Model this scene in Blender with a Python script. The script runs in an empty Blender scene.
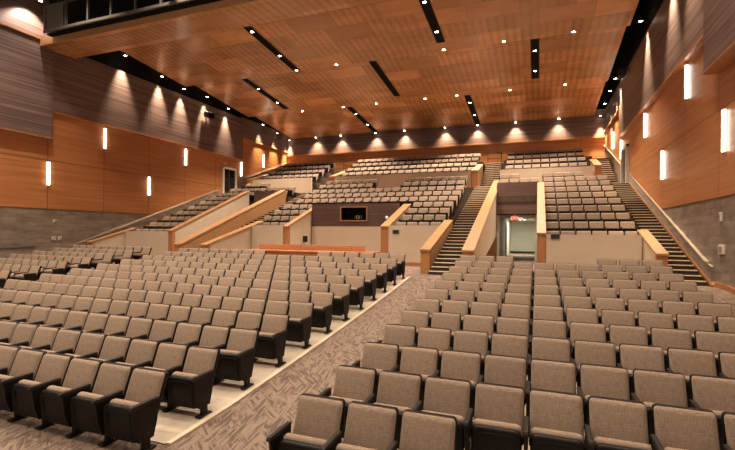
import bpy, bmesh, math, random
from mathutils import Vector, Matrix
random.seed(7)
S = bpy.context.scene
COL = S.collection
PI = math.pi
XC2 = -18.3                       # the hall is symmetric: x -> XC2 - x
XR, XL = 4.8, -23.1               # side walls
YB = 38.3                         # rear wall

# ------------------------------------------------------------------ helpers
class MB:
    def __init__(s): s.v = []; s.f = []; s.m = []
    def add(s, vs, fs, mi=0):
        o = len(s.v); s.v += [tuple(p) for p in vs]
        s.f += [tuple(i + o for i in f) for f in fs]; s.m += [mi] * len(fs)
    def box(s, x0, x1, y0, y1, z0, z1, mi=0):
        if x0 > x1: x0, x1 = x1, x0
        s.add([(x0,y0,z0),(x1,y0,z0),(x1,y1,z0),(x0,y1,z0),(x0,y0,z1),(x1,y0,z1),(x1,y1,z1),(x0,y1,z1)],
              [(0,3,2,1),(4,5,6,7),(0,1,5,4),(1,2,6,5),(2,3,7,6),(3,0,4,7)], mi)
    def prism(s, poly, x0, x1, mi=0):           # polygon in (y, z) pushed along x
        if x0 > x1: x0, x1 = x1, x0
        n = len(poly)
        a = sum(poly[i][0]*poly[(i+1)%n][1]-poly[(i+1)%n][0]*poly[i][1] for i in range(n))
        if a < 0: poly = poly[::-1]
        s.add([(x0,y,z) for y,z in poly] + [(x1,y,z) for y,z in poly],
              [tuple(range(n))[::-1], tuple(range(n, 2*n))] + [(i,(i+1)%n,n+(i+1)%n,n+i) for i in range(n)], mi)
    def rings(s, rings, mi=0):                  # loft closed loops, cap both ends
        n = len(rings[0]); vs = [p for r in rings for p in r]; fs = []
        for k in range(len(rings)-1):
            for i in range(n):
                j = (i+1) % n
                fs.append((k*n+i, k*n+j, (k+1)*n+j, (k+1)*n+i))
        fs.append(tuple(range(n))[::-1]); fs.append(tuple(range((len(rings)-1)*n, len(rings)*n)))
        s.add(vs, fs, mi)
    def tube(s, a, b, r, n=8, mi=0):
        a, b = Vector(a), Vector(b); d = (b-a).normalized()
        u = d.orthogonal().normalized(); w = d.cross(u)
        R = lambda c: [c + r*(math.cos(2*PI*i/n)*u + math.sin(2*PI*i/n)*w) for i in range(n)]
        s.rings([R(a), R(b)], mi)
    def mesh(s, name, mats, smooth=False, bevel=0.0, seg=1):
        me = bpy.data.meshes.new(name); me.from_pydata(s.v, [], s.f)
        for m in (mats if isinstance(mats, (list, tuple)) else [mats]): me.materials.append(m)
        for p, mi in zip(me.polygons, s.m): p.material_index = mi
        bm = bmesh.new(); bm.from_mesh(me)
        bmesh.ops.recalc_face_normals(bm, faces=bm.faces)
        if bevel: bmesh.ops.bevel(bm, geom=bm.edges[:], offset=bevel, segments=seg, affect='EDGES', clamp_overlap=True)
        bm.to_mesh(me); bm.free()
        if smooth:
            for p in me.polygons: p.use_smooth = True
        me.update(); return me

def link(name, me, parent=None):
    o = bpy.data.objects.new(name, me); COL.objects.link(o)
    if parent: o.parent = parent
    return o
def obj(name, mb, mats, parent=None, **k):
    return link(name, mb.mesh(name, mats, **k), parent)
def thing(name, label, cat, loc=(0,0,0), group=None):
    o = bpy.data.objects.new(name, None); COL.objects.link(o); o.location = loc
    o.empty_display_size = .1
    return tag(o, label, cat, group)
def tag(o, label, cat, group=None, kind=None):
    o['label'] = label; o['category'] = cat
    if group: o['group'] = group
    if kind: o['kind'] = kind
    return o
def struct(name, mb, mats, **k):
    o = obj(name, mb, mats, **k); o['kind'] = 'structure'; return o
def mx(x): return XC2 - x

# ------------------------------------------------------------------ materials
def new_mat(name):
    m = bpy.data.materials.new(name); m.use_nodes = True
    nt = m.node_tree; b = nt.nodes['Principled BSDF']; return m, nt, b
def N(nt, t, **k):
    n = nt.nodes.new(t)
    for a, v in k.items():
        if a in n.inputs.keys(): n.inputs[a].default_value = v
        else: setattr(n, a, v)
    return n
def mixc(nt, a, b, fac, mode='MIX'):
    n = nt.nodes.new('ShaderNodeMix'); n.data_type = 'RGBA'; n.blend_type = mode
    for sock, v in ((n.inputs[0], fac), (n.inputs[6], a), (n.inputs[7], b)):
        if isinstance(v, bpy.types.NodeSocket): nt.links.new(v, sock)
        elif isinstance(v, (int, float)): sock.default_value = v
        else: sock.default_value = (*v, 1)
    return n.outputs[2]
def pos(nt, scale=(1,1,1), loc=(0,0,0), rot=(0,0,0), local=False, tex=False):
    if local:
        g = nt.nodes.new('ShaderNodeTexCoord').outputs['Object']
    else:
        g = nt.nodes.new('ShaderNodeNewGeometry').outputs['Position']
    mp = nt.nodes.new('ShaderNodeMapping')
    if tex: mp.vector_type = 'TEXTURE'
    nt.links.new(g, mp.inputs[0]); mp.inputs[1].default_value = loc; mp.inputs[2].default_value = rot; mp.inputs[3].default_value = scale
    return mp.outputs[0]
def ramp(nt, fac, stops):
    r = nt.nodes.new('ShaderNodeValToRGB'); nt.links.new(fac, r.inputs[0])
    e = r.color_ramp.elements
    e[0].position, e[0].color = stops[0][0], (*stops[0][1], 1)
    e[1].position, e[1].color = stops[-1][0], (*stops[-1][1], 1)
    for p, c in stops[1:-1]:
        q = e.new(p); q.color = (*c, 1)
    return r.outputs[0]
def noise(nt, vec, scale, detail=3, rough=.55):
    n = N(nt, 'ShaderNodeTexNoise', Scale=scale, Detail=detail, Roughness=rough); nt.links.new(vec, n.inputs['Vector']); return n.outputs[0]
def plain(name, col, rough=.6, metal=0, spec=.4, var=.12, vs=6):
    m, nt, b = new_mat(name)
    f = noise(nt, pos(nt, local=True), vs)
    c = ramp(nt, f, [(.3, tuple(x*(1-var) for x in col)), (.7, tuple(min(1, x*(1+var)) for x in col))])
    nt.links.new(c, b.inputs['Base Color'])
    b.inputs['Roughness'].default_value = rough; b.inputs['Metallic'].default_value = metal
    b.inputs['Specular IOR Level'].default_value = spec
    return m
def emit(name, col, strength, base=(.8,.8,.8)):
    m, nt, b = new_mat(name)
    b.inputs['Base Color'].default_value = (*base, 1)
    b.inputs['Emission Color'].default_value = (*col, 1); b.inputs['Emission Strength'].default_value = strength
    return m
def swizzle(nt, order, scale=(1,1,1), loc=(0,0,0)):
    g = nt.nodes.new('ShaderNodeNewGeometry').outputs['Position']
    s = nt.nodes.new('ShaderNodeSeparateXYZ'); nt.links.new(g, s.inputs[0])
    c = nt.nodes.new('ShaderNodeCombineXYZ')
    for i, a in enumerate(order): nt.links.new(s.outputs['XYZ'.index(a)], c.inputs[i])
    mp = nt.nodes.new('ShaderNodeMapping'); nt.links.new(c.outputs[0], mp.inputs[0])
    mp.inputs[1].default_value = loc; mp.inputs[3].default_value = scale
    return mp.outputs[0]
def wood(name, ca, cb, order, grain=(.35, 9), panel=None, rough=.42, seam=.45, offset=0., loc=(0,0,0), tone=.12, ribs=None, spec=.4):
    """order: world axes used as (u along the grain, v across, w)"""
    m, nt, b = new_mat(name)
    u = swizzle(nt, order)
    st = swizzle(nt, order, scale=(grain[0], grain[1], grain[1]))
    g1 = noise(nt, st, 1.0, 5, .62)
    col = ramp(nt, g1, [(.32, ca), (.68, cb)])
    if panel:
        br = nt.nodes.new('ShaderNodeTexBrick'); br.offset = offset; br.offset_frequency = 2; br.squash = 1
        mp = swizzle(nt, order, loc=loc)
        nt.links.new(mp, br.inputs['Vector'])
        br.inputs['Scale'].default_value = 1; br.inputs['Brick Width'].default_value = panel[0]; br.inputs['Row Height'].default_value = panel[1]
        br.inputs['Mortar Size'].default_value = panel[2]; br.inputs['Mortar Smooth'].default_value = .2; br.inputs['Bias'].default_value = 0
        br.inputs['Color1'].default_value = (1-tone,)*3 + (1,); br.inputs['Color2'].default_value = (1+tone*.4,)*3 + (1,)
        br.inputs['Mortar'].default_value = (seam,)*3 + (1,)
        col = mixc(nt, col, br.outputs['Color'], 1., 'MULTIPLY')
    if ribs:
        w = N(nt, 'ShaderNodeTexWave', Scale=ribs[0], Distortion=0.); w.wave_type = 'BANDS'; w.bands_direction = ribs[2] if len(ribs) > 2 else 'X'
        nt.links.new(u, w.inputs['Vector'])
        b2 = nt.nodes.new('ShaderNodeTexBrick'); b2.offset = offset; b2.offset_frequency = 2; b2.squash = 1
        nt.links.new(swizzle(nt, order, loc=(panel[0]*37+loc[0], panel[1]*14+loc[1], 0)), b2.inputs['Vector'])
        b2.inputs['Scale'].default_value = 1; b2.inputs['Brick Width'].default_value = panel[0]; b2.inputs['Row Height'].default_value = panel[1]
        b2.inputs['Mortar Size'].default_value = 0; b2.inputs['Bias'].default_value = 0
        b2.inputs['Color1'].default_value = (0,0,0,1); b2.inputs['Color2'].default_value = (1,1,1,1)
        msk = ramp(nt, b2.outputs['Color'], [(.36, (0,0,0)), (.40, (1,1,1))])
        rb = ramp(nt, w.outputs[0], [(.25, (ribs[1],)*3), (.6, (1,1,1))])
        rb = mixc(nt, (1,1,1), rb, msk)
        col = mixc(nt, col, rb, 1., 'MULTIPLY')
    nt.links.new(col, b.inputs['Base Color'])
    b.inputs['Roughness'].default_value = rough; b.inputs['Specular IOR Level'].default_value = spec
    return m

def fabric_mat(name, ca, cb):
    m, nt, b = new_mat(name)
    v = pos(nt, local=True, scale=(190, 30, 12)); f = noise(nt, v, 1, 2)
    h = pos(nt, local=True, scale=(14, 30, 210)); f2 = noise(nt, h, 1, 2)
    a = nt.nodes.new('ShaderNodeMath'); a.operation = 'AVERAGE' if False else 'ADD'
    nt.links.new(f, a.inputs[0]); nt.links.new(f2, a.inputs[1])
    hlf = nt.nodes.new('ShaderNodeMath'); hlf.operation = 'MULTIPLY'; nt.links.new(a.outputs[0], hlf.inputs[0]); hlf.inputs[1].default_value = .5
    c = ramp(nt, hlf.outputs[0], [(.38, ca), (.62, cb)])
    oi = nt.nodes.new('ShaderNodeObjectInfo')
    r = ramp(nt, oi.outputs['Random'], [(0, (.93,.93,.93)), (1, (1.05,1.05,1.05))])
    c = mixc(nt, c, r, 1., 'MULTIPLY')
    nt.links.new(c, b.inputs['Base Color'])
    b.inputs['Roughness'].default_value = .92; b.inputs['Specular IOR Level'].default_value = .12
    b.inputs['Sheen Weight'].default_value = .25; b.inputs['Sheen Roughness'].default_value = .5
    b.inputs['Sheen Tint'].default_value = (.9,.75,.6,1)
    return m

M = {}
M['fabric'] = fabric_mat('seat_fabric', (.215,.150,.106), (.355,.258,.186))
M['plastic'] = plain('black_plastic', (.007,.005,.004), .5, 0, .22)
M['pad'] = plain('armrest_black', (.020,.015,.012), .5, 0, .3)
M['metal'] = plain('brushed_metal', (.55,.50,.44), .35, 1, .5)
M['beige'] = plain('beige_paint', (.60,.475,.345), .7, 0, .25, .03, 1.5)
M['white'] = plain('white_paint', (.72,.66,.56), .6, 0, .3, .03)
M['vomwhite'] = plain('corridor_paint', (.52,.50,.42), .7, 0, .3, .03)
M['black'] = plain('matt_black', (.010,.009,.008), .85, 0, .1, .05)
M['dark'] = plain('dark_bronze', (.035,.028,.022), .5, 0, .3)
M['steel'] = plain('galvanised_steel', (.19,.172,.145), .5, .6, .4)
M['oak'] = wood('oak_cap', (.34,.165,.070), (.45,.24,.108), 'YXZ', grain=(.8, 14), rough=.33, spec=.5)
M['oakpost'] = wood('oak_post', (.36,.145,.052), (.47,.205,.08), 'ZXY', grain=(.8, 14), rough=.4)
M['wallwood'] = wood('wall_wood', (.43,.160,.054), (.60,.25,.092), 'YZX', grain=(.28, 8), panel=(3.13, 2.46, .018), loc=(-15.32+3.13*0, -1.08, 0), rough=.4, seam=.3, tone=.10)
M['rearwood'] = wood('rear_wood', (.43,.160,.052), (.60,.25,.088), 'XZY', grain=(.28, 8), panel=(3.1, 3.0, .015), rough=.4, seam=.4, tone=.08)
M['darkwood'] = wood('dark_wood', (.085,.053,.047), (.25,.167,.146), 'YZX', grain=(.16, 11), panel=(3.13, 9.0, .015), loc=(-15.32, 0, 0), rough=.5, seam=.35, tone=.08)
M['darkwoodx'] = wood('dark_wood_rear', (.085,.053,.047), (.24,.16,.14), 'XZY', grain=(.16, 11), rough=.5)
M['boothwood'] = wood('booth_wood', (.085,.045,.034), (.15,.085,.066), 'XZY', grain=(.4, 16), panel=(1.6, .32, .008), loc=(0,0,0), rough=.45, seam=.6, tone=.15)
M['ceil'] = wood('ceiling_wood', (.50,.235,.092), (.68,.355,.160), 'XYZ', grain=(.5, 1.2), panel=(2.3, 1.25, .014), rough=.27, seam=.5, offset=.35, tone=.30, ribs=(.85, .80, 'X'), spec=.5)
M['deskwood'] = wood('desk_wood', (.40,.150,.060), (.52,.22,.09), 'XZY', grain=(.8, 12), panel=(2.2, 4, .01), rough=.4, seam=.5)

def stone_mat():
    m, nt, b = new_mat('grey_stone_block')
    br = nt.nodes.new('ShaderNodeTexBrick'); br.offset = .5
    nt.links.new(swizzle(nt, 'YZX'), br.inputs['Vector'])
    for k, v in (('Scale',1),('Brick Width',.62),('Row Height',.205),('Mortar Size',.006),('Mortar Smooth',.4),('Bias',0)): br.inputs[k].default_value = v
    br.inputs['Color1'].default_value = (.235,.180,.138,1); br.inputs['Color2'].default_value = (.315,.248,.192,1); br.inputs['Mortar'].default_value = (.18,.138,.105,1)
    f = noise(nt, pos(nt, scale=(1,1.2,4)), 1.1, 5)
    c = mixc(nt, br.outputs[0], ramp(nt, f, [(.3,(.72,.72,.72)),(.7,(1.2,1.2,1.2))]), 1., 'MULTIPLY')
    nt.links.new(c, b.inputs['Base Color']); b.inputs['Roughness'].default_value = .8
    return m
M['stone'] = stone_mat()

def carpet_mat():
    m, nt, b = new_mat('patterned_carpet')
    outs = []
    for ang, sc in ((1.72, (.30, .036, 1)), (2.50, (.26, .036, 1))):
        f = noise(nt, pos(nt, scale=sc, rot=(0,0,ang), tex=True), 1.0, 2, .5)
        outs.append(ramp(nt, f, [(.40,(0,0,0)),(.56,(1,1,1))]))
    big = noise(nt, pos(nt, scale=(.24,.14,1), rot=(0,0,1.9), tex=True), 1.0, 1)
    sel = ramp(nt, big, [(.47,(0,0,0)),(.53,(1,1,1))])
    k = mixc(nt, outs[0], outs[1], sel)
    fine = noise(nt, pos(nt), 90, 2)
    c = mixc(nt, (.130,.091,.070), (.265,.190,.145), k)
    c = mixc(nt, c, ramp(nt, fine, [(.3,(.75,.75,.75)),(.7,(1.2,1.2,1.2))]), 1., 'MULTIPLY')
    nt.links.new(c, b.inputs['Base Color']); b.inputs['Roughness'].default_value = .95; b.inputs['Specular IOR Level'].default_value = .1
    return m
M['carpet'] = carpet_mat()
def concrete_mat():
    m, nt, b = new_mat('sealed_concrete')
    f = noise(nt, pos(nt), 1.6, 6, .65)
    c = ramp(nt, f, [(.3,(.38,.30,.215)),(.5,(.48,.385,.285)),(.72,(.57,.465,.355))])
    nt.links.new(c, b.inputs['Base Color']); b.inputs['Roughness'].default_value = .55
    return m
M['concrete'] = concrete_mat()
M['tread'] = plain('stair_carpet', (.060,.040,.030), .95, 0, .1, .3, 14)
M['terrace'] = plain('terrace_carpet', (.085,.058,.042), .95, 0, .1, .25, 10)
M['nosing'] = plain('pale_nosing', (.80,.60,.38), .45, 0, .5, .15, 9)
M['sconce'] = emit('sconce_glass', (1,.90,.74), 12)
M['lamp'] = emit('downlight_lens', (1,.86,.62), 30)
M['exit'] = emit('exit_red', (1,.55,.42), 1.0, (.6,.3,.25))
M['exitbox'] = emit('exit_face', (1,.05,.025), .75, (.30,.03,.02))
M['tube'] = emit('corridor_light', (1,.96,.82), 3)
M['railing'] = plain('railing_tan', (.30,.22,.155), .45, .2, .4)
M['glass'] = plain('dark_glass', (.02,.018,.016), .08, 0, .6)

# ------------------------------------------------------------------ floor of the lower hall
PITCH = .9386
def row_n(y): return (y - 4.0736) / PITCH
def fz(n):
    n = max(-.6, min(11.0, n)); return -1.7185 + .0713*n + .002*n*n + .03*max(0., 1-n) - .78
def floor_z(x, y): return fz(row_n(y - .0024*x*x))
def grid(x0, x1, y0, y1, dz=0., nx=24, ny=40, curve=True, thick=0.):
    mb = MB(); vs = []
    for j in range(ny+1):
        for i in range(nx+1):
            x = x0 + (x1-x0)*i/nx; y = y0 + (y1-y0)*j/ny
            if curve: y += .0024*x*x
            vs.append((x, y, floor_z(x, y) + dz))
    fs = [(j*(nx+1)+i, j*(nx+1)+i+1, (j+1)*(nx+1)+i+1, (j+1)*(nx+1)+i) for j in range(ny) for i in range(nx)]
    mb.add(vs, fs); return mb
struct('floor', grid(XL, XR, -7, 24, 0, 28, 62, False), M['carpet'])
XA = -3.97                                                        # aisle edge of the main block
struct('floor_concrete', grid(-14.55, XA, 3.98, 14.55, .012, 24, 40), M['concrete'])
struct('floor_concrete', grid(-2.20, 3.25, 3.75, 14.55, .012, 16, 40), M['concrete'])
struct('floor_concrete', grid(-21.9, -15.75, 3.7, 14.55, .012, 16, 40), M['concrete'])
def edge_strip(x, y0, y1, n, w=.05):
    mb = MB(); rs = []
    for j in range(41):
        y = y0 + (y1-y0)*j/40 + .0024*x*x; z = floor_z(x, y)
        rs.append([(x-w/2,y,z),(x+w/2,y,z),(x+w/2,y,z+.03),(x-w/2,y,z+.03)])
    mb.rings(rs); struct('trim_%d' % n, mb, plain('pale_edge', (.66,.53,.39), .5, 0, .3, .05))
edge_strip(XA, 3.98, 14.55, 1, .07)

# ------------------------------------------------------------------ side walls (built for both sides by mirroring)
def slab(name, m, side, d, poly):            # wall slab on a side wall, its face d metres proud; poly in (y, z)
    mb = MB()
    x0, x1 = (XR + .3, XR - d) if side == 'right' else (XL - .3, XL + d)
    mb.prism(poly, x0, x1); return struct(name, mb, m)
def rect(y0, y1, z0, z1): return [(y0,z0),(y1,z0),(y1,z1),(y0,z1)]
tn = 2
for side in ('left', 'right'):
    slab('wall_%s_stone' % side, M['stone'], side, 0, rect(-7, YB, -3, 1.08))
    slab('wall_%s_wood' % side, M['wallwood'], side, .03, [(-7,1.08),(YB,1.08),(YB,7.85),(31.05,7.85),(31.05,6.0),(-7,6.0)])
    slab('wall_%s_upper' % side, M['darkwood'], side, .14, [(15.31,5.98),(31.05,5.98),(31.05,9.42),(15.3,9.42)])
    slab('wall_%s_rear' % side, M['darkwood'], side, .02, rect(31.05, YB, 7.85, 9.6))
    slab('wall_%s_front' % side, M['darkwood'], side, .42, rect(-7, 15.3, 4.62, 9.31))
    slab('wall_%s_fly' % side, M['darkwood'], side, .10, rect(-7, 15.3, 9.31, 14))
    slab('wall_%s_void' % side, M['black'], side, -.05, rect(15.3, YB, 9.42, 14))
    for (y0, y1, z, d, h) in ((15.3, 31.12, 5.98, .22, .07), (31.05, YB, 7.85, .12, .10), (-7, 15.3, 9.31, .48, .06), (-7, 15.32, 4.60, .46, .05)):
        mb = MB(); x0, x1 = (XR, XR-d) if side == 'right' else (XL, XL+d)
        mb.box(x0, x1, y0, y1, z-h/2, z+h/2); struct('trim_%d' % tn, mb, M['oakpost']); tn += 1
    mb = MB(); x0, x1 = (XR, XR-.17) if side == 'right' else (XL, XL+.17)
    mb.box(x0, x1, 31.03, 31.15, 5.95, 7.9); struct('trim_%d' % tn, mb, M['oakpost']); tn += 1

for side, x0, x1 in (('right', XR-.06, XR), ('left', XL, XL+.06)):
    mb = MB(); rs = []
    for j in range(31):
        y = -5 + 20.5*j/30; z = floor_z((x0+x1)/2, y); rs.append([(x0,y,z-.02),(x1,y,z-.02),(x1,y,z+.15),(x0,y,z+.15)])
    mb.rings(rs); struct('baseboard_%s' % side, mb, M['oakpost'])

# rear wall
mb = MB(); mb.box(XL-.3, XR+.3, YB, YB+.3, -3, 7.5); struct('wall_rear', mb, M['rearwood'])
mb = MB(); mb.box(XL, XR, YB-.06, YB+.3, 7.5, 9.6); struct('wall_rear_upper', mb, M['darkwoodx'])
mb = MB(); mb.box(XL, XR, YB-.16, YB, 7.42, 7.56); struct('trim_%d' % tn, mb, M['oakpost']); tn += 1
mb = MB(); mb.box(XL-.3, XR+.3, YB, YB+.3, 9.6, 14); struct('wall_rear_void', mb, M['black'])

# ------------------------------------------------------------------ ceiling: four tilted wooden bands below a black void
BANDS = {1:(14.7,9.0,16.6,9.1), 2:(16.6,10.45,23.75,9.735), 3:(24.0,10.17,30.75,9.41), 4:(30.9,9.745,YB-.55,9.05)}
def bz(b, y):
    a = BANDS[b]; return a[1] + (a[3]-a[1])*(y-a[0])/(a[2]-a[0])
CX0, CX1 = -22.2, 3.95
for b, (ya, za, yb, zb) in BANDS.items():
    x0, x1 = (XL+.1, XR-.1) if b == 1 else (CX0, CX1)
    mb = MB(); mb.prism([(ya,za),(yb,zb),(yb,zb+.22),(ya,za+.22)], x0, x1); struct('ceiling_canopy', mb, M['ceil'])
    if b == 1:
        mb = MB(); mb.box(XL+.45, XR-.45, ya-.06, ya, za-.03, za+.33); struct('trim_%d' % tn, mb, M['oak']); tn += 1
mb = MB(); mb.box(XL-.3, XR+.3, -7, YB+.3, 14, 14.2); struct('ceiling', mb, M['black'])
mb = MB(); mb.box(XL, XR, 15.35, 15.45, 9.45, 14); struct('wall_dark_backing', mb, M['black'])  # black sheet put in as the darkness behind the catwalk

# lighting slots
for (x, y0, y1, b, lab) in ((-13.6,18.25,23.7,2,'long black lighting slot with two lamps, nearest the catwalk corner'),
        (-4.7,16.8,22.8,2,'black lighting slot cut off by the top edge of the view'),
        (-18.1,24.4,29.9,3,'black lighting slot beside the left wall downlights, middle ceiling band'),
        (-9.15,24.4,29.7,3,'unlit black lighting slot in the centre of the wooden ceiling'),
        (-.2,24.2,29.3,3,'upright black lighting slot with two lamps near right wall'),
        (-13.6,31.5,37.7,4,'black lighting slot in rearmost ceiling band, nearer the left wall'),
        (-4.65,31.3,37.7,4,'black lighting slot in rearmost ceiling band, nearer the right wall')):
    t = thing('lighting_slot', lab, 'light slot', (x, (y0+y1)/2, bz(b,(y0+y1)/2)), 'lighting slots in the ceiling')
    za, zb = bz(b,y0)-t.location.z, bz(b,y1)-t.location.z; h = (y1-y0)/2
    mb = MB(); mb.prism([(-h,za-.022),(h,zb-.022),(h,zb-.004),(-h,za-.004)], -.20, .20); obj('recess', mb, M['black'], t)
    for sx, n in ((-1,0),(1,1)):
        mb = MB(); mb.prism([(-h,za-.035),(h,zb-.035),(h,zb-.004),(-h,za-.004)], sx*.20, sx*.225); obj('flange', mb, M['dark'], t)

# ------------------------------------------------------------------ lamps
def spot(x, y, z, power, angle=100, blend=.6, col=(1,.825,.655), radius=.08, aim=None, name='lamp'):
    l = bpy.data.lights.new(name, 'SPOT'); l.energy = power; l.spot_size = math.radians(angle); l.spot_blend = blend
    l.color = col; l.shadow_soft_size = radius
    o = bpy.data.objects.new(name, l); COL.objects.link(o); o.location = (x,y,z)
    if aim: o.rotation_euler = (Vector(aim)-Vector((x,y,z))).to_track_quat('-Z','Y').to_euler()
    return o
def disc(r0, r1, z0, z1, n=16):
    mb = MB(); ring = lambda r, z: [(r*math.cos(2*PI*i/n), r*math.sin(2*PI*i/n), z) for i in range(n)]
    return mb, ring
def ring_mesh():
    n = 16; mb = MB(); R = lambda r, z: [(r*math.cos(2*PI*i/n), r*math.sin(2*PI*i/n), z) for i in range(n)]
    rs = [R(.115,.0), R(.115,-.03), R(.085,-.03), R(.085,.0)]
    vs = [p for r in rs for p in r]; fs = []
    for k in range(4):
        for i in range(n):
            j = (i+1)%n; k2 = (k+1)%4; fs.append((k*n+i, k*n+j, k2*n+j, k2*n+i))
    mb.add(vs, fs); return mb.mesh('trim_ring', M['dark'])
def lens_mesh():
    n = 16; mb = MB(); R = lambda r, z: [(r*math.cos(2*PI*i/n), r*math.sin(2*PI*i/n), z) for i in range(n)]
    mb.rings([R(.084,0), R(.08,-.022), R(.05,-.034)]); return mb.mesh('lens', M['lamp'])
RING, LENS = ring_mesh(), lens_mesh()
def downlight(x, y, z, label, group, power, angle=95, aim=None, blend=.6, col=(1,.825,.655)):
    t = thing('recessed_downlight', label, 'downlight', (x,y,z), group)
    link('trim_ring', RING, t); link('lens', LENS, t)
    spot(x, y, z-.06, power, angle, blend, col, aim=aim, name='downlight_beam')
ordn = ['first','second','third','fourth','fifth','sixth','seventh','eighth','ninth','tenth','eleventh','twelfth','thirteenth','fourteenth','fifteenth','sixteenth','seventeenth','eighteenth']
PD = 2000
slotlab = {(-13.6,2):'in the slot nearest the catwalk corner', (-4.7,2):'in the slot cut by the top edge',
           (-18.1,3):'in the slot beside the left wall', (-.2,3):'in the slot near the right wall',
           (-13.6,4):'in the rearmost slot nearer the left wall', (-4.65,4):'in the rearmost slot nearer the right wall'}
for (x, b, ys) in ((-13.6,2,(19.1,21.7)),(-4.7,2,(19.2,21.7)),(-18.1,3,(26.2,28.6)),(-.2,3,(25.8,28.2)),(-13.6,4,(33.0,35.6)),(-4.65,4,(32.9,35.5))):
    for i, y in enumerate(ys):
        downlight(x, y, bz(b,y)-.024, '%s round downlight %s' % (('nearer stage','farther')[i], slotlab[(x,b)]), 'downlights in the ceiling slots', PD)
for (b, y, xs, w) in ((2,23.55,(-13.6,-10.95,-4.7,-1.65,1.55),'under the first ceiling step'), (3,30.6,(-17.1,-13.65,-11.03,-7.4,-5.2,-1.75,1.55),'under the second ceiling step')):
    for i, x in enumerate(xs):
        downlight(x, y, bz(b,y), 'bright round downlight %s, %s counted from the left wall' % (w, ordn[i]), 'downlights along the ceiling steps', PD)
for i, x in enumerate((-19.7,-17.1,-13.7,-11.0,-7.4,-4.7,-1.7,1.5)):
    downlight(x, 37.86, 9.02, 'downlight casting a scallop on the rear wall, %s from left corner' % ordn[i], 'downlights along the rear wall', 820, 95, (x, 38.10, 6.0), .9, (1,.79,.52))
for side, X in (('left', -22.66), ('right', 4.38)):
    for i, (y, z) in enumerate(((19.45,10.36),(22.2,10.03),(24.1,9.83),(26.4,9.94),(28.8,9.71),(33.5,9.53),(35.85,9.27),(38.0,9.04)) if side == 'left' else
                               ((17.2,10.3),(19.6,10.1),(23.7,9.93),(30.8,9.6),(33.0,9.5),(35.3,9.3),(37.9,9.1))):
        ax = XL+.2 if side == 'left' else XR-.2
        downlight(X, y, z-.05, 'wall-washing downlight in the gap along the %s wall, %s from stage end' % (side, ordn[i]), 'wall washers along the %s wall' % side, 3600 if side == 'left' else 5000, 48, (ax, y, z-4.2), 1., (1,.79,.54))

# sconces
def sconce(side, y, z, lab):
    s = 1 if side == 'right' else -1; xw = XR-.03 if s > 0 else XL+.03
    t = thing('wall_sconce', lab, 'wall light', (xw, y, z), 'tall sconces on the %s wall' % side)
    mb = MB(); mb.box(0, -s*.012, -.085, .085, -.61, .61); obj('backplate', mb, M['white'], t)
    mb = MB(); n = 10
    prof = [(-s*(.012+.075*math.sin(PI*i/n)), -.062*math.cos(PI*i/n)) for i in range(n+1)]
    mb.rings([[(px,py,-.57) for px,py in prof], [(px,py,.57) for px,py in prof]]); obj('glass_shade', mb, M['sconce'], t)
    for zz in (-.59, .59):
        mb = MB(); mb.rings([[(px*1.05,py*1.1,zz-.02) for px,py in prof], [(px*1.05,py*1.1,zz+.02) for px,py in prof]]); obj('end_cap', mb, M['metal'], t)
zs = [2.86, 5.25, 2.86, 5.2, 5.2, 6.4]
for i, (yr, yl) in enumerate(((14.85,15.35), (18.18,18.48), (21.32,21.6), (24.53,24.74), (30.95,31.0), (34.2,34.25))):
    hi = 'lower' if zs[i] < 4 else 'upper'
    for side in ('left','right'):
        sconce(side, yr if side == 'right' else yl, zs[i], 'tall glowing sconce on the %s orange wood wall, %s from the stage end, %s' % (side, ordn[i], 'set low' if hi=='lower' else 'set high'))

# ------------------------------------------------------------------ raised seating bank
DL = .6                                      # the left half of the bank stands slightly farther back
Y1M, RP, RR = 18.9, 1.07, .39
def mY(m): return Y1M + RP*m
def mF(m): return -.64 + RR*m            # floor of row m
def terrace(x0, x1, ms, dy=0., front=None):
    mb = MB(); poly = []; ms = list(ms)
    for m in ms:
        yb = mY(m) + .14 + (dy if m < 9 else 0)
        a = front if (m == ms[0] and front) else (poly[-1][0] if poly else yb-RP)
        poly += [(a, mF(m)), (yb, mF(m))]
    low = [(poly[-1][0], poly[-1][1]-.5), (poly[0][0], poly[0][1]-.35)]
    mb.prism(poly + low, x0, x1); return mb
XS1, XS0 = -2.5, -3.67                       # centre-right stairs
tn0 = [0]
def tier(x0, x1, ms, dy=0., front=None): struct('floor_terrace', terrace(x0, x1, ms, dy, front), M['terrace'])
tier(.29, 3.44, range(0, 10), 0, 18.31); tier(mx(.29), mx(3.44), range(0, 10), DL, 18.31+DL)
CD = .5
tier(-6.49, -3.7, range(1, 5), CD, 20.01); tier(mx(-5.93), mx(-3.7), range(1, 5), CD+.35, 20.31)
tier(-14.6, -3.7, range(5, 10), CD)
tier(-2.1, .28, range(7, 10)); tier(mx(-2.1), mx(.28), range(7, 10), DL)
ZA = mF(9)                                   # level of the upper cross-aisle
YA0 = mY(9) + .14
mb = MB(); mb.box(XL, XR, YA0, 35.3, ZA-.4, ZA); struct('floor_cross_aisle', mb, M['carpet'])

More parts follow.
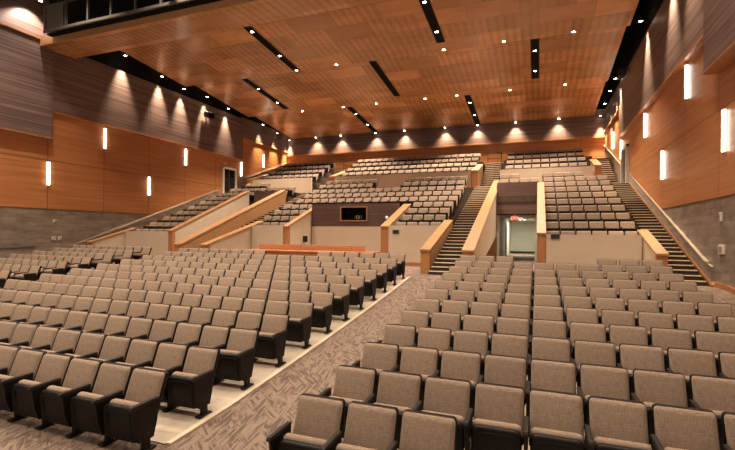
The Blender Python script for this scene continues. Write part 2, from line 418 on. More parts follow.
# front walls of the bank
def wall(name, x0, x1, y0, y1, z0, z1, m='beige'):
    mb = MB(); mb.box(x0, x1, y0, y1, z0, z1); return struct(name, mb, M[m])
wall('wall_bank_front', .30, 3.44, 18.15, 18.3, -1.6, 0.0); wall('wall_bank_front', mx(.30), mx(3.44), 18.15+DL, 18.3+DL, -1.6, 0.0)
wall('wall_bank_front', -6.49, -4.03, 19.85, 20.0, -1.6, .36); wall('wall_bank_front', mx(-5.94), mx(-4.03), 20.15, 20.3, -1.6, .36)
for (x0, x1, y, z, n) in ((.29,3.5,18.14,-1.47,'a'),(-6.5,-4.0,19.84,-1.47,'b'),(-11.8,-6.9,22.74,-1.47,'c'),(mx(.29),mx(3.5),18.14+DL,-1.47,'d'),(mx(-5.95),mx(-4.0),20.14,-1.47,'e')):
    mb = MB(); mb.box(x0, x1, y-.02, y+.01, z, z+.14); struct('baseboard_front', mb, M['oakpost'])

def parapet(label, x0, x1, y0, y1, z0, z1, mirror, stair_side=None, base=-1.6, group='stair and passage parapets'):
    """low wall whose top climbs from z0 at y0 to z1 at y1, with an oak cap, an oak end post and, on its stair side, an oak facing"""
    if mirror:
        x0, x1 = mx(x1), mx(x0)
        if y0 < 19: y0 += DL; y1 += DL
        if stair_side: stair_side = 'w' if stair_side == 'e' else 'e'
    t = thing('parapet', label, 'parapet wall', ((x0+x1)/2, y0, base), group)
    hw = (x1-x0)/2; L = y1-y0; a = z0-base; c = z1-base
    under = max(0, c-3.0)
    mb = MB(); mb.prism([(.22,0),(L,under),(L,c-.07),(.22,a-.07+(c-a)*.22/L)], -hw+.03, hw-.03); obj('panel', mb, M['beige'], t)
    mb = MB(); mb.box(-hw, hw, 0, .22, 0, a-.06); obj('end_post', mb, M['oakpost'], t, bevel=.008)
    mb = MB(); k = (c-a)/L
    mb.prism([(-.05,a-.07),(-.05,a),(0.0,a+.005),(L,c),(L,c-.07),(.0,a-.07)], -hw-.02, hw+.02); obj('cap', mb, M['oak'], t)
    if stair_side:
        s = 1 if stair_side == 'e' else -1
        mb = MB(); mb.prism([(.22,max(0,a-1.0)),(L,c-1.0),(L,c-.10),(.22,a-.10)], s*(hw-.03), s*(hw+.005)); obj('oak_facing', mb, M['oak'], t)
    return t
for mir in (0, 1):
    w = 'right' if not mir else 'left'
    parapet('oak-capped parapet between the %s passage and the %s seat bank' % (w,w), 0, .29, 18.1, 24.95 if mir else 25.65, .06, 2.80, mir)
    parapet('long sloping oak-capped parapet between the %s passage and its stairs' % w, -2.5, -2.1, 16.1, 25.5 if mir else 28.3, -.58, 2.85 if mir else 3.28, mir, 'w')
    parapet('short oak-faced parapet at the foot of the %s centre stairs' % w, -4.02, -3.67, 16.1, 20.7, -.58, .64, mir, 'e')
    parapet('oak-capped parapet at the %s side of the sound booth recess' % w, *((-6.22, -5.95, 20.2, 23.75) if mir else (-6.88, -6.5, 19.85, 23.75)), .33, 1.62, mir)
    parapet('low oak-capped parapet at the foot of the %s wall stairs' % w, 3.45, 3.75, 16.1, 18.9, -.56, .20, mir)

# vomitory passages
for mir in (0, 1):
    f = (lambda x: mx(x)) if mir else (lambda x: x)
    w = 'left' if mir else 'right'; dl = DL if mir else 0
    wall('wall_passage_header', f(-2.1), f(0), 25.5+dl, 25.62+dl, 1.04, 2.80, 'boothwood')
    wall('ceiling_passage', f(-2.1), f(0), 25.5, 37.5, 1.04, 1.10, 'vomwhite')
    wall('wall_passage_end', f(-2.1), f(0), 37.0, 37.12, -1.6, 1.04, 'vomwhite')
    wall('wall_passage_side', f(-2.09), f(-1.97), 25.7+dl, 37.0, -1.6, 1.10, 'vomwhite')
    wall('wall_passage_side', f(-.13), f(-.01), 25.7+dl, 37.0, -1.6, 1.10, 'vomwhite')
    mb = MB(); mb.box(f(-2.1), f(0.02), 23.9, 37.1, -1.60, -1.47); struct('floor_passage', mb, M['carpet'])
    wall('baseboard_passage', f(-2.1), f(0), 36.96, 37.0, -1.47, -1.33, 'dark')
    if not mir:
        t = thing('passage_door', 'dark doorway with pale frame in the side of the lit passage', 'door', (-1.97, 31.0, -1.47))
        mb = MB(); mb.box(-.02, .02, -.5, .5, 0, 2.1); obj('door_leaf', mb, M['dark'], t)
        mb = MB(); mb.box(-.03, .05, -.58, -.5, 0, 2.18); mb.box(-.03, .05, .5, .58, 0, 2.18); mb.box(-.03, .05, -.58, .58, 2.1, 2.18); obj('door_frame', mb, M['white'], t)
        mb = MB(); mb.box(.02, .06, .36, .42, .95, 1.1); obj('door_handle', mb, M['metal'], t)
    t = thing('passage_light', 'flat white ceiling light inside the %s passage under the bank' % w, 'ceiling light', (f(-1.05), 32.5, 1.03), 'lights in the passages')
    mb = MB(); mb.box(-.3, .3, -.6, .6, -.03, 0); obj('housing', mb, M['white'], t)
    mb = MB(); mb.box(-.27, .27, -.57, .57, -.045, -.03); obj('diffuser', mb, M['tube'], t)
    l = bpy.data.lights.new('passage_lamp', 'AREA'); l.energy = 130; l.size = .5; l.color = (1,.93,.78)
    o = bpy.data.objects.new('passage_lamp', l); COL.objects.link(o); o.location = (f(-1.05), 33.5, .95)
# exit sign
t = thing('exit_sign', 'small glowing red sign reading EXIT under the passage header', 'exit sign', (-1.16, 25.40, .86))
mb = MB(); mb.box(-.17, .17, -.03, .03, -.1, .1); obj('housing', mb, M['exitbox'], t, bevel=.006)
mb = MB(); mb.box(-.03, .03, -.02, .02, .1, .2); obj('mount', mb, M['metal'], t)
cu = bpy.data.curves.new('lettering', 'FONT'); cu.body = 'EXIT'; cu.size = .19; cu.align_x = 'CENTER'; cu.align_y = 'CENTER'; cu.extrude = .004
tmp = bpy.data.objects.new('lettering_curve', cu); COL.objects.link(tmp); bpy.context.view_layer.update()
me = bpy.data.meshes.new_from_object(tmp.evaluated_get(bpy.context.evaluated_depsgraph_get())); bpy.data.objects.remove(tmp)
me.materials.clear(); me.materials.append(M['exit']); o = link('lettering', me, t)
o.location = (0, -.036, 0); o.rotation_euler = (PI/2, 0, 0)
t = thing('emergency_light', 'white twin-head emergency light beside the EXIT sign', 'emergency light', (-.86, 25.42, .84))
mb = MB(); mb.box(-.13, .13, -.04, .04, -.05, .05); obj('housing', mb, M['white'], t, bevel=.01)
for sx in (-1, 1):
    mb = MB(); mb.tube((sx*.09, -.04, -.06), (sx*.11, -.11, -.08), .05, 12); obj('lamp_head', mb, M['white'], t)

# sound booth recess
mb = MB()
bx0, bx1, by = -12.06, -6.9, 22.78
wx0, wx1, wz0, wz1 = -10.22, -8.72, .70, 1.40
mb.box(bx0, wx0, by, by+.12, .35, 1.62); mb.box(wx1, bx1, by, by+.12, .35, 1.62)
mb.box(wx0, wx1, by, by+.12, .35, wz0); mb.box(wx0, wx1, by, by+.12, wz1, 1.62)
struct('wall_booth_panel', mb, M['boothwood'])
wall('wall_booth_base', bx0, bx1, by-.02, by+.12, -1.6, .35)
t = thing('booth_window', 'dark control booth window framed in wood on the central panel', 'window', ((wx0+wx1)/2, by, (wz0+wz1)/2))
hw, hh = (wx1-wx0)/2, (wz1-wz0)/2
mb = MB(); mb.box(-hw-.06, hw+.06, -.04, .02, hh, hh+.06); mb.box(-hw-.06, hw+.06, -.04, .02, -hh-.06, -hh)
mb.box(-hw-.06, -hw, -.04, .02, -hh, hh); mb.box(hw, hw+.06, -.04, .02, -hh, hh); obj('window_frame', mb, M['oakpost'], t)
mb = MB(); mb.box(-hw, hw, .50, .52, -hh, hh); mb.box(-hw, hw, .1, .5, -hh-.02, -hh); mb.box(-hw, hw, .1, .5, hh, hh+.02)
mb.box(-hw-.02, -hw, .1, .5, -hh, hh); mb.box(hw, hw+.02, .1, .5, -hh, hh); obj('recess_lining', mb, M['black'], t)
t = thing('projector', 'small dark projector with round silver lens inside the booth window', 'projector', (-9.25, by+.25, wz0+.01))
mb = MB(); mb.box(-.24, .24, -.14, .18, .04, .26); obj('body', mb, M['dark'], t, bevel=.02)
mb = MB(); mb.tube((0,-.2,.15), (0,-.12,.15), .10, 16); obj('lens', mb, M['metal'], t)
mb = MB(); mb.tube((0,-.205,.15), (0,-.19,.15), .07, 16); obj('lens_glass', mb, M['glass'], t)
t = thing('booth_lamp', 'small white dome light on the dark booth panel beside the window', 'light', (-7.55, by-.01, .84))
mb = MB(); mb.rings([[(r*math.cos(2*PI*i/14), y, r*math.sin(2*PI*i/14)) for i in range(14)] for r, y in ((.075,0),(.075,-.03),(.055,-.06),(.02,-.075))]); obj('dome', mb, emit('booth_dome', (1,.92,.8), .25), t)
mb = MB(); mb.tube((0,.0,0),(0,-.02,0),.09,14); obj('base_ring', mb, M['white'], t)
t = thing('wall_speaker', 'little black box speaker low on the beige booth wall', 'speaker', (-12.06, 21.9, -.36))
mb = MB(); mb.box(-.02, .14, -.12, .12, -.17, .17); obj('cabinet', mb, M['dark'], t, bevel=.01)
mb = MB(); mb.box(.14, .15, -.1, .1, -.15, .15); obj('grille', mb, M['black'], t)
for (x, y, z, lab) in ((-6.13, 19.82, .06, 'small dark sign plate on the beige wall beside the booth post'), (.62, 18.12, -.08, 'small dark sign plate under the right seat bank')):
    t = thing('sign_plate', lab, 'sign', (x, y, z))
    mb = MB(); mb.box(-.15, .15, 0, .025, -.09, .09); obj('plate', mb, M['dark'], t)
    mb = MB()
    mb.box(-.165, .165, .004, .03, -.105, .105); obj('backing', mb, M['metal'], t)

# sound desk
t = thing('sound_desk', 'long orange wood sound desk standing behind the main seat block', 'desk', (-8.35, 15.75, -1.47))
mb = MB(); mb.box(-2.42, 2.28, -.05, .0, .35, .98); obj('privacy_panel', mb, M['deskwood'], t, bevel=.006)
mb = MB(); mb.box(-2.75, 2.75, -.42, .40, .70, .76); obj('counter', mb, M['deskwood'], t, bevel=.01)
mb = MB(); mb.box(-2.6, 2.6, -.36, -.31, .02, .70); obj('front_panel', mb, M['deskwood'], t)
for sx in (-2.6, 2.56):
    mb = MB(); mb.box(sx, sx+.04, -.31, .38, .02, .70); obj('side_panel', mb, M['deskwood'], t)

# ------------------------------------------------------------------ stairs
STEP, RISE = RP/3, RR/3
def stairs(label, x0, x1, y0, z0, n, tread=STEP, rise=RISE, group='stairs up the seat bank'):
    if x0 > x1: x0, x1 = x1, x0
    t = thing('staircase', label, 'stairs', ((x0+x1)/2, y0, z0), group); hw = (x1-x0)/2
    mb = MB(); mb.box(-hw, hw, 0, tread+.05, -.25, rise); sm = mb.mesh('step', M['tread'])
    mb = MB(); k = 5
    mb.box(-hw+.02, hw-.02, -.012, .05, rise-.024, rise+.006); nm = mb.mesh('nosing', M['nosing'])
    for i in range(n):
        s = link('step', sm, t); s.location = (0, i*tread, i*rise)
        q = link('nosing', nm, s)
YS0, ZS0 = 15.75, -1.47
NS = int(round((ZA - ZS0)/RISE)); TS = (28.35-YS0)/NS; RS = (ZA-ZS0)/NS
for mir in (0, 1):
    f = (lambda x: mx(x)) if mir else (lambda x: x); w = 'left' if mir else 'right'
    stairs('stairs with pale nosings climbing the %s side of the central seat bank' % w, f(-3.64), f(-2.53), YS0+(DL if mir else 0), ZS0, NS, TS, RS)
    stairs('stairs with pale nosings climbing along the %s wall' % w, f(3.79), f(4.65), YS0+(DL if mir else 0), ZS0, NS, TS, RS)
    stairs('upper stairs behind the cross-aisle on the %s of the top centre seats' % w, f(-3.67), f(-2.5), 30.7, ZA, 14, .34, .18)
    stairs('upper stairs along the %s wall above the cross-aisle' % w, f(3.6), f(4.58), 30.7, ZA, 14, .34, .18)

# side wall guards and handrails
for side in ('left','right'):
    s = 1 if side == 'right' else -1; X = XR if s > 0 else XL; dl = 0 if s > 0 else DL
    mb = MB(); mb.prism([(15.7+dl,-1.6),(28.3,2.6),(28.3,3.42-.345*dl),(15.95+dl,-.84),(15.7+dl,-.9)], X, X - s*.09); struct('wall_%s_stair_guard' % side, mb, M['stone'])
    mb = MB(); mb.prism([(30.5,2.8),(38.2,5.5),(38.2,6.75),(30.5,4.15)], X, X - s*.09); struct('wall_%s_upper_guard' % side, mb, M['stone'])
    mb = MB(); mb.prism([(15.45+dl,-1.48),(28.3,2.95-.345*dl),(28.3,3.0-.345*dl),(15.45+dl,-1.40)], X, X - s*.14); struct('trim_%d' % tn, mb, M['oakpost']); tn += 1
    for (ya, za, yb, zb, lab) in ((15.95+dl,-.78,28.2,3.46-.345*dl,'tan handrail rising along the %s wall stairs' % side), (30.5,4.2,38.0,6.8,'upper handrail beside the top stairs on the %s wall' % side)):
        t = thing('handrail', lab, 'handrail', (X - s*.13, ya, za), 'handrails on the side walls')
        mb = MB(); mb.tube((0,0,0), (0,yb-ya,zb-za), .035); obj('rail', mb, M['railing'], t)
        if ya < 20:
            mb = MB(); mb.tube((0,0,0), (0,-.32,0), .035); obj('return', mb, M['railing'], t)
        n = 8
        for i in range(n):
            k = (i+.5)/n; mb = MB(); mb.tube((0,(yb-ya)*k,(zb-za)*k-.02), (s*.05,(yb-ya)*k,(zb-za)*k-.09), .012, 6); obj('bracket', mb, M['metal'], t)
    # cross-aisle door
    t = thing('aisle_door', 'pale-framed dark glass door in the %s wall at the cross-aisle' % side, 'door', (X - s*.03, 29.45, ZA), 'doors at the cross-aisle')
    mb = MB(); mb.box(0, -s*.04, -.72, .72, 0, 2.1); obj('door_leaf', mb, M['glass'], t)
    mb = MB(); mb.box(0, -s*.16, -.86, -.72, 0, 2.24); mb.box(0, -s*.16, .72, .86, 0, 2.24); mb.box(0, -s*.16, -.86, .86, 2.1, 2.24); obj('door_frame', mb, M['white'], t)
    mb = MB(); mb.box(-s*.04, -s*.06, -.02, .02, 0, 2.1); obj('door_mullion', mb, M['steel'], t)
t = thing('exit_box', 'small white box above the left cross-aisle door', 'sign', (XL+.03, 29.0, 5.35))
mb = MB(); mb.box(0, .06, -.16, .16, -.1, .1); obj('housing', mb, M['white'], t, bevel=.01)
mb = MB(); mb.box(.06, .065, -.13, .13, -.07, .07); obj('face', mb, M['metal'], t)

# upper tier
UY, UP, UR, UZ = 31.75, 1.07, .50, 3.88
XU = ((-14.45, -3.85), (-2.35, 3.45), (mx(3.45), mx(-2.35)))
for (x0, x1) in XU:
    wall('wall_upper_front', x0+(.02 if x0 > -3 else .34), x1-.34 if x1 > -9 and x1 < 0 else x1-.26, 30.5, 30.62, ZA, 4.22, 'beige')
    mb = MB(); poly = []
    for n in range(4):
        yb = UY + UP*n + .14; poly += [(yb-UP, UZ+UR*n), (yb, UZ+UR*n)]
    poly += [(YB, UZ+UR*3)]
    mb.prism(poly + [(YB, UZ+.8), (poly[0][0], UZ-.8)], x0, x1); struct('floor_upper_terrace', mb, M['terrace'])
mb = MB(); mb.box(XL, XR, 35.3, YB, 5.1, 5.38); struct('floor_rear_landing', mb, M['carpet'])
for mir in (0, 1):
    w = 'left' if mir else 'right'
    parapet('oak-ended parapet beside the upper stairs on the %s of top centre seats' % w, -4.12, -3.72, 30.3, 33.2, 4.22, 5.05, mir, 'e', base=ZA-.1, group='upper stair parapets')
    parapet('pale-capped parapet beside the upper stairs along the %s wall' % w, 3.22, 3.6, 30.3, 33.0, 4.25, 5.0, mir, None, base=ZA-.1, group='upper stair parapets')
for (x, lab) in ((-3.1, 'short dark guard rail at the top of the right centre stairs'), (mx(-3.1), 'short dark guard rail at the top of the left centre stairs')):
    t = thing('guard_rail', lab, 'guard rail', (x, 35.4, 5.38), 'guard rails at the rear landing')
    for dx in (-.5, .5):
        mb = MB(); mb.tube((dx,0,0),(dx,0,.8),.025); obj('post', mb, M['dark'], t)
    for z in (.4, .8):
        mb = MB(); mb.tube((-.52,0,z),(.52,0,z),.022); obj('rail', mb, M['dark'], t)

# ------------------------------------------------------------------ small wall fittings
def fitting(name, lab, cat, x, y, z, s, w, h, group=None, d=.06):
    t = thing(name, lab, cat, (x, y, z), group)
    mb = MB(); mb.box(0, -s*d, -w/2, w/2, -h/2, h/2); obj('housing', mb, M['white'], t, bevel=.008)
    mb = MB(); mb.box(-s*d, -s*(d+.01), -w*.28, w*.28, -h*.28, h*.28); obj('faceplate', mb, M['metal'], t)
fitting('wall_switch', 'upper small white box on the left grey stone wall', 'wall box', XL, 15.7, .48, -1, .16, .16)
fitting('wall_socket', 'lower white box nearest the stage on the left stone wall', 'wall box', XL, 15.65, -.40, -1, .18, .18)
fitting('wall_socket', 'lower white box farther from the stage on the left stone wall', 'wall box', XL, 15.98, -.40, -1, .18, .18)
fitting('wall_switch', 'small upright white plate high on the right grey stone wall', 'wall box', XR, 15.15, .53, 1, .15, .26)
fitting('fire_alarm_box', 'larger square white box on the right grey stone wall', 'wall box', XR, 15.05, -.38, 1, .34, .26)
for (X, s, y, z, lab) in ((XL+.14, -1, 26.6, 8.62, 'black loudspeaker on the left dark wood wall under the washers'), (XR-.14, 1, 28.4, 9.1, 'dark loudspeaker high on the right wall beside the ceiling gap')):
    t = thing('loudspeaker', lab, 'speaker', (X, y, z))
    mb = MB(); mb.rings([[(-s*px, -.36, pz) for px, pz in ((.12,-.2),(.5,-.3),(.56,.12),(.12,.2))], [(-s*px, .36, pz) for px, pz in ((.12,-.2),(.5,-.3),(.56,.12),(.12,.2))]]); obj('cabinet', mb, M['dark'], t, bevel=.02)
    mb = MB(); mb.box(0, -s*.14, -.05, .05, -.06, .06); obj('bracket', mb, M['metal'], t)
    mb = MB(); mb.rings([[(-s*px, -.3, pz) for px, pz in ((.51,-.26),(.52,-.26),(.575,.08),(.565,.08))], [(-s*px, .3, pz) for px, pz in ((.51,-.26),(.52,-.26),(.575,.08),(.565,.08))]]); obj('grille', mb, M['black'], t)
# low ramp rail by the left wall
t = thing('ramp_wall', 'low grey ramp wall with rail at the foot of the left stone wall', 'low wall', (-22.3, 11.0, -1.7))
mb = MB(); mb.prism([(-3,-.6),(3.2,-.3),(3.2,.92),(-3,.72)], -.08, .08); obj('panel', mb, M['stone'], t)
mb = MB(); mb.prism([(-3,.72),(3.25,.92),(3.25,.98),(-3,.78)], -.12, .12); obj('cap', mb, M['steel'], t)

# ------------------------------------------------------------------ catwalk over the stage edge
t = thing('catwalk', 'grey steel catwalk railing above the front edge of the wooden ceiling', 'catwalk', (-9, 14.3, 9.38))
mb = MB(); mb.box(-12.85, 13.2, -.05, .05, -.06, .06); obj('kick_beam', mb, M['steel'], t)
for z in (1.15,):
    mb = MB(); mb.box(-12.8, 13.2, -.02, .02, z-.025, z+.025); obj('guard_bar', mb, M['steel'], t)
for i in range(18):
    x = -12.78 + 1.42*i; mb = MB(); mb.box(x-.045, x+.045, -.045, .045, 0, 1.9); obj('post', mb, M['steel'], t)
mb = MB(); mb.box(-12.8, 13.2, .1, .9, -.12, -.06); obj('deck', mb, M['black'], t)
mb = MB(); mb.box(-12.78, -11.6, .02, .04, .06, 1.25); obj('mesh_panel', mb, plain('mesh_infill', (.13,.125,.105), .6), t)
for (x, y, z, lab) in ((-17.2, 13.7, 10.1, 'black stage spotlight hung on the catwalk, nearer left wall'), (-14.0, 13.7, 9.75, 'black stage spotlight hung on the catwalk above the ceiling edge')):
    t = thing('stage_light', lab, 'stage light', (x, y, z), 'stage lights on the catwalk')
    mb = MB(); mb.tube((0,.25,.05),(0,-.35,-.08),.13,12); obj('barrel', mb, M['black'], t)
    mb = MB(); mb.box(-.17,.17,-.03,.03,.0,.05); mb.box(-.17,-.14,-.03,.03,0,.28); mb.box(.14,.17,-.03,.03,0,.28); mb.box(-.17,.17,-.03,.03,.26,.3); obj('yoke', mb, M['dark'], t)
downlight(-22.2, 14.35, 10.95, 'bright lamp above the front wood panel beside the catwalk', 'lamps beside the catwalk', 750, 100, (-23.0, 14.2, 9.0), .5)

# ------------------------------------------------------------------ theatre seats
def rrect(w, z0, z1, r, seg=4, inset=0.):
    x = w/2 - inset; a, b = z0+inset, z1-inset; r = max(.004, r-inset*.6); P = []
    for cx, cz, st in ((x-r,b-r,0),(-x+r,b-r,1),(-x+r,a+r,2),(x-r,a+r,3)):
        for i in range(seg+1):
            t = (st + i/seg)*PI/2; P.append((cx + r*math.cos(t), cz + r*math.sin(t)))
    return P
def pad(mb, w, z0, z1, t, r, e, yfun, seg=4, mi=0, bulge=.012):
    R = []
    for ins, y in ((e*2.4,-bulge),(e,-.003),(e*.3,e*.5),(0,e*1.2),(0,t-e),(e*.6,t)):
        R.append([(x, yfun(z)+y, z) for x, z in rrect(w, z0, z1, r, seg, ins)])
    mb.rings(R, mi)
SEATH = .785
lean = lambda z: -(SEATH-z)*.38
def seat_meshes():
    mb = MB(); pad(mb, .500, .32, .780, .058, .036, .018, lean); back = mb.mesh('backrest', M['fabric'], smooth=True)
    mb = MB(); pad(mb, .511, .25, .785, .064, .040, .010, lambda z: lean(z)+.020, bulge=0.); shell = mb.mesh('back_shell', M['plastic'], smooth=True)
    cy = lambda z: -.335 - (z-.35)*.10
    mb = MB(); pad(mb, .475, .15, .520, .10, .05, .03, cy, bulge=.0); cush = mb.mesh('seat_cushion', M['fabric'], smooth=True)
    py = lambda z: -.385 - (z-.35)*.10 - .045*math.sin(max(0,min(1,(z-.09)/.41))*PI)
    mb = MB(); pad(mb, .485, .085, .495, .055, .07, .012, py, seg=5, bulge=.004)
    a = rrect(.37, .14, .44, .06, 4, 0); b = rrect(.37, .17, .47, .06, 4, .008)
    pts = [(x, py(z)-.008, z) for x, z in a]; n = len(pts)
    outer = [(x, py(z)-.003, z) for x, z in rrect(.386,.132,.448,.066,4)]
    inner = [(x, py(z)-.003, z) for x, z in rrect(.354,.148,.432,.054,4)]
    vs = outer + pts + inner; fs = []
    for k in range(2):
        for i in range(n):
            j = (i+1)%n; fs.append((k*n+i, k*n+j, (k+1)*n+j, (k+1)*n+i))
    mb.add(vs, fs); pan = mb.mesh('seat_pan', M['plastic'], smooth=True)
    mb = MB(); mb.prism([(-.52,.525),(-.50,.555),(-.14,.562),(-.12,.55),(-.12,.53),(-.50,.505)], -.0235, .0235); arm = mb.mesh('armrest', M['pad'], bevel=.006)
    mb = MB(); mb.prism([(-.485,.515),(-.12,.525),(-.14,.30),(-.19,.12),(-.39,.115),(-.45,.26)], -.018, .018)
    mb.box(-.022, .022, -.34, -.24, .015, .20); mb.box(-.045, .045, -.41, -.17, 0, .02)
    ped = mb.mesh('pedestal', M['plastic'], bevel=.004)
    mb = MB(); mb.tube((-.245,-.34,.175),(.245,-.34,.175),.016,8); hinge = mb.mesh('hinge_rod', M['metal'])
    return dict(backrest=back, back_shell=shell, seat_cushion=cush, seat_pan=pan, armrest=arm, pedestal=ped, hinge_rod=hinge)
SM = seat_meshes()
def lod(down=False):
    mb = MB()
    pad(mb, .500, .32, .780, .058, .036, .018, lean, seg=2); 
    pad(mb, .511, .25, .770, .064, .045, .010, lambda z: lean(z)+.018, seg=1, mi=1, bulge=0.)
    if down: mb.box(-.235, .235, -.54, -.15, .43, .51); mb.box(-.24, .24, -.55, -.15, .37, .43, 1)
    else: mb.rings([[(x, y, z) for x, z in ((-.235,.17),(.235,.17),(.235,.52),(-.235,.52))] for y in (-.37,-.25)])
    if not down: mb.rings([[(x, y, z) for x, z in ((-.235,.13),(.235,.13),(.235,.50),(-.235,.50))] for y in (-.44,-.38)], 1)
    mb.box(-.304,-.256,-.52,-.12,.525,.56, 2)
    mb.prism([(-.485,.515),(-.12,.525),(-.19,.16),(-.39,.155)], -.298, -.262, 1); mb.box(-.30,-.26,-.34,-.24,0,.2, 1)
    return mb
LOD_UP, LOD_DOWN = lod(), lod(True)
WP = .56
def ord_(i): return ordn[i] if i < len(ordn) else str(i+1)+'th'
FAR = 'seats of the block along the left stone wall'; TURN = math.radians(-5)   # that block follows the turn of its rows
seats = []          # (x, y, z, end_side, label, group)
def lab_main(k, r):  return 'brown folding theatre seat, %s from the carpeted aisle, %s row, block with concrete edge strip' % (ord_(k), ord_(r-1))
def lab_right(k, r): return 'brown folding theatre seat, %s from the carpeted aisle, %s row, block opposite the edge strip' % (ord_(k), ord_(r-1))
def lab_far(k, r):   return 'brown folding theatre seat, %s from narrow aisle, %s row, block along left stone wall' % (ord_(k), ord_(r-1))
def rowpos(x, r): return 4.0736 + PITCH*(r-1) + .0024*x*x, fz(r-1)
for r in range(1, 13):
    for k in range(10):
        if r == 1 and k > 2 or r == 12 and 2 < k < 7: continue
        x = -2.297 + .2475 + WP*k; y, z = rowpos(x, r)
        last = (r == 1 and k == 2) or k == 9 or (r == 12 and k == 2)
        seats.append((x, y, z, last, lab_right(k, r), 'seats of the floor block opposite the concrete strip'))
    for k in range(18):
        if r == 12 and 6 <= k <= 9: continue
        x = -4.634 + .2475 - WP*k; y, z = rowpos(x, r)
        seats.append((x, y, z, k == 0 or (r == 12 and k == 10), lab_main(k, r), 'seats of the main floor block'))
    for k in range(10):
        x = -16.13 - WP*k; y, z = rowpos(x, r)
        seats.append((x, y, z, k == 0, lab_far(k, r).replace('brown folding', 'brown lowered') if k < 2 else lab_far(k, r), FAR))
def bank(xs, m, where, side):
    dy = {'c': CD, 'd': CD+.35, 'l': DL, 'w': DL}.get(side, 0) if m < 9 else 0
    rn = {0:'lowest',1:'second',2:'third',3:'fourth'}.get(m, ord_(m))
    for i, x in enumerate(xs):
        seats.append((x, mY(m)+dy, mF(m), i == len(xs)-1, 'tan folding theatre seat, %s from %s, %s row of raised bank' % (ord_(i), where, rn), 'seats of the raised bank'))
for m in range(0, 9):
    bank([.56+.545*i for i in range(6)], m, 'the right passage', 'r'); bank([mx(.56+.545*(5-i)) for i in range(6)], m, 'the left wall stairs', 'l')
bank([.56+.545*i for i in range(4)], 9, 'the right passage', 'r'); bank([mx(.56+.545*(5-i)) for i in range(2,6)], 9, 'left wall stairs', 'l')
for m in (7, 8):
    bank([-1.85+.56*i for i in range(4)], m, 'the long right parapet', 'v'); bank([mx(-1.85+.56*(3-i)) for i in range(4)], m, 'left passage edge', 'w')
bank([-1.85+.56*i for i in range(2)], 9, 'the long right parapet', 'v')
for m in range(1, 5):
    bank([-6.08+.56*i for i in range(4)], m, 'the right booth parapet', 'c'); bank([mx(-5.58+.56*(3-i)) for i in range(4)], m, 'the left centre stairs', 'd')
for m in range(5, 8): bank([-13.92+.563*i for i in range(18)], m, 'left centre stairs', 'c')
for m in (8,):
    bank([-13.7+.56*i for i in range(7)], m, 'left centre stairs', 'e'); bank([-7.75+.56*i for i in range(7)], m, 'the centre gap', 'e')
bank([-13.7+.56*i for i in range(7)], 9, 'left centre stairs', 'c'); bank([-7.75+.56*i for i in range(7)], 9, 'the centre gap', 'c')
for n in range(4):
    for xs in ([-13.92+.563*i for i in range(18)], [-1.80+.56*i for i in range(9)], [mx(-1.80+.56*(8-i)) for i in range(9)]):
        for i, x in enumerate(xs): seats.append((x, UY+UP*n, UZ+UR*n, i == len(xs)-1, 'upper', 'upper'))

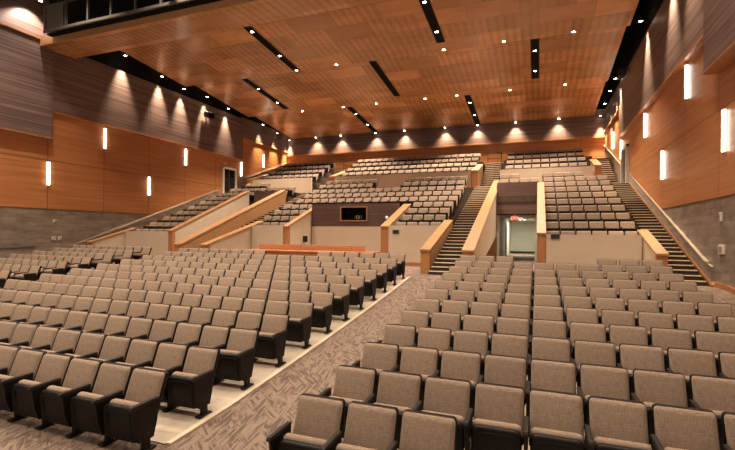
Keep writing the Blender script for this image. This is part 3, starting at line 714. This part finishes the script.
# camera model, also used to drop seats that the picture shows nothing of
F_, YAW, Y0_, ROLL = 447.3, .363, 233., .008
cs, sn = math.cos(YAW), math.sin(YAW)
def proj(x, y, z):
    d = -x*sn + y*cs; l = x*cs + y*sn
    a, b = F_*l/d, -F_*z/d
    return 367.5 + a - ROLL*b, Y0_ + b + ROLL*a, d
cand = []
for s in seats:
    px, py, d = proj(s[0], s[1], s[2]+.6)
    m = 330/d*.5
    if d < 1 or px < -m-4 or px > 735+m+4 or py > 450+m*1.2+6: continue
    cand.append((d, s))
cand.sort(key=lambda c: c[0])
near = [c for c in cand if c[1][4] != 'upper'][:300]
ids = set(id(c[1]) for c in near)
for d, (x, y, z, last, lab, grp) in near:
    t = thing('theatre_seat', lab, 'seat', (x, y, z), grp)
    if grp == FAR: t.rotation_euler.z = TURN
    bk = link('backrest', SM['backrest'], t); link('back_shell', SM['back_shell'], bk)
    cu = link('seat_cushion', SM['seat_cushion'], t); link('seat_pan', SM['seat_pan'], cu)
    if 'lowered' in lab: cu.location = (0, 0, .75); cu.rotation_euler.x = PI/2
    for sx in ((-1, 1) if last else (-1,)):
        for nm in ('armrest', 'pedestal'):
            o = link(nm, SM[nm], t); o.location.x = sx*.28
    if d < 9: link('hinge_rod', SM['hinge_rod'], t)
mb = MB()
for d, s in cand:
    if id(s) in ids: continue
    LOD = LOD_DOWN if 'lowered' in s[4] else LOD_UP
    ca, sa = (math.cos(TURN), math.sin(TURN)) if s[5] == FAR else (1., 0.)
    mb.add([(vx*ca-vy*sa+s[0], vx*sa+vy*ca+s[1], vz+s[2]) for vx, vy, vz in LOD.v], LOD.f)
    mb.m[-len(LOD.f):] = LOD.m
far = obj('distant_theatre_seats', mb, [M['fabric'], M['plastic'], M['pad']])
tag(far, 'rows of small tan theatre seats far back on the raised banks and upper tier', 'seats', kind='stuff')

# ------------------------------------------------------------------ house lights over the front of the hall and added stage-side fill (outside the view)
for x in (-19, -14, -9, -4, 1.5):
    for y, p in ((3.0, 1400), (7.5, 1500), (12.5, 1700)):
        spot(x, y, 11.5, p, 110, .7, radius=.2, name='house_light')
for x in (-18, -12, -6, 0):
    spot(x, -5, 9.0, 500, 100, .6, radius=.4, aim=(x*.8-1.5, 14, -1), name='stage_fill')  # unseen fill spots, added to light the seat fronts from the stage side

w = bpy.data.worlds.new('World'); S.world = w; w.use_nodes = True
w.node_tree.nodes['Background'].inputs[0].default_value = (1,.83,.68,1); w.node_tree.nodes['Background'].inputs[1].default_value = .36

# ------------------------------------------------------------------ camera
cd = bpy.data.cameras.new('camera'); cam = bpy.data.objects.new('camera', cd); COL.objects.link(cam)
r = Vector((cs, sn, 0)); u = Vector((0,0,1)); f = Vector((-sn, cs, 0))
rc = (r + ROLL*u).normalized(); uc = (u - ROLL*r).normalized()
mat = Matrix((rc, uc, -f)).transposed().to_4x4(); cam.matrix_world = mat
cd.sensor_fit = 'HORIZONTAL'; cd.sensor_width = 36; cd.lens = F_*36/735; cd.shift_y = 8/735
cd.clip_start = .05; cd.clip_end = 200
S.camera = cam
S.view_settings.view_transform = 'Standard'; S.view_settings.look = 'None'; S.view_settings.gamma = 1; S.view_settings.exposure = .18
S.view_settings.use_curve_mapping = False
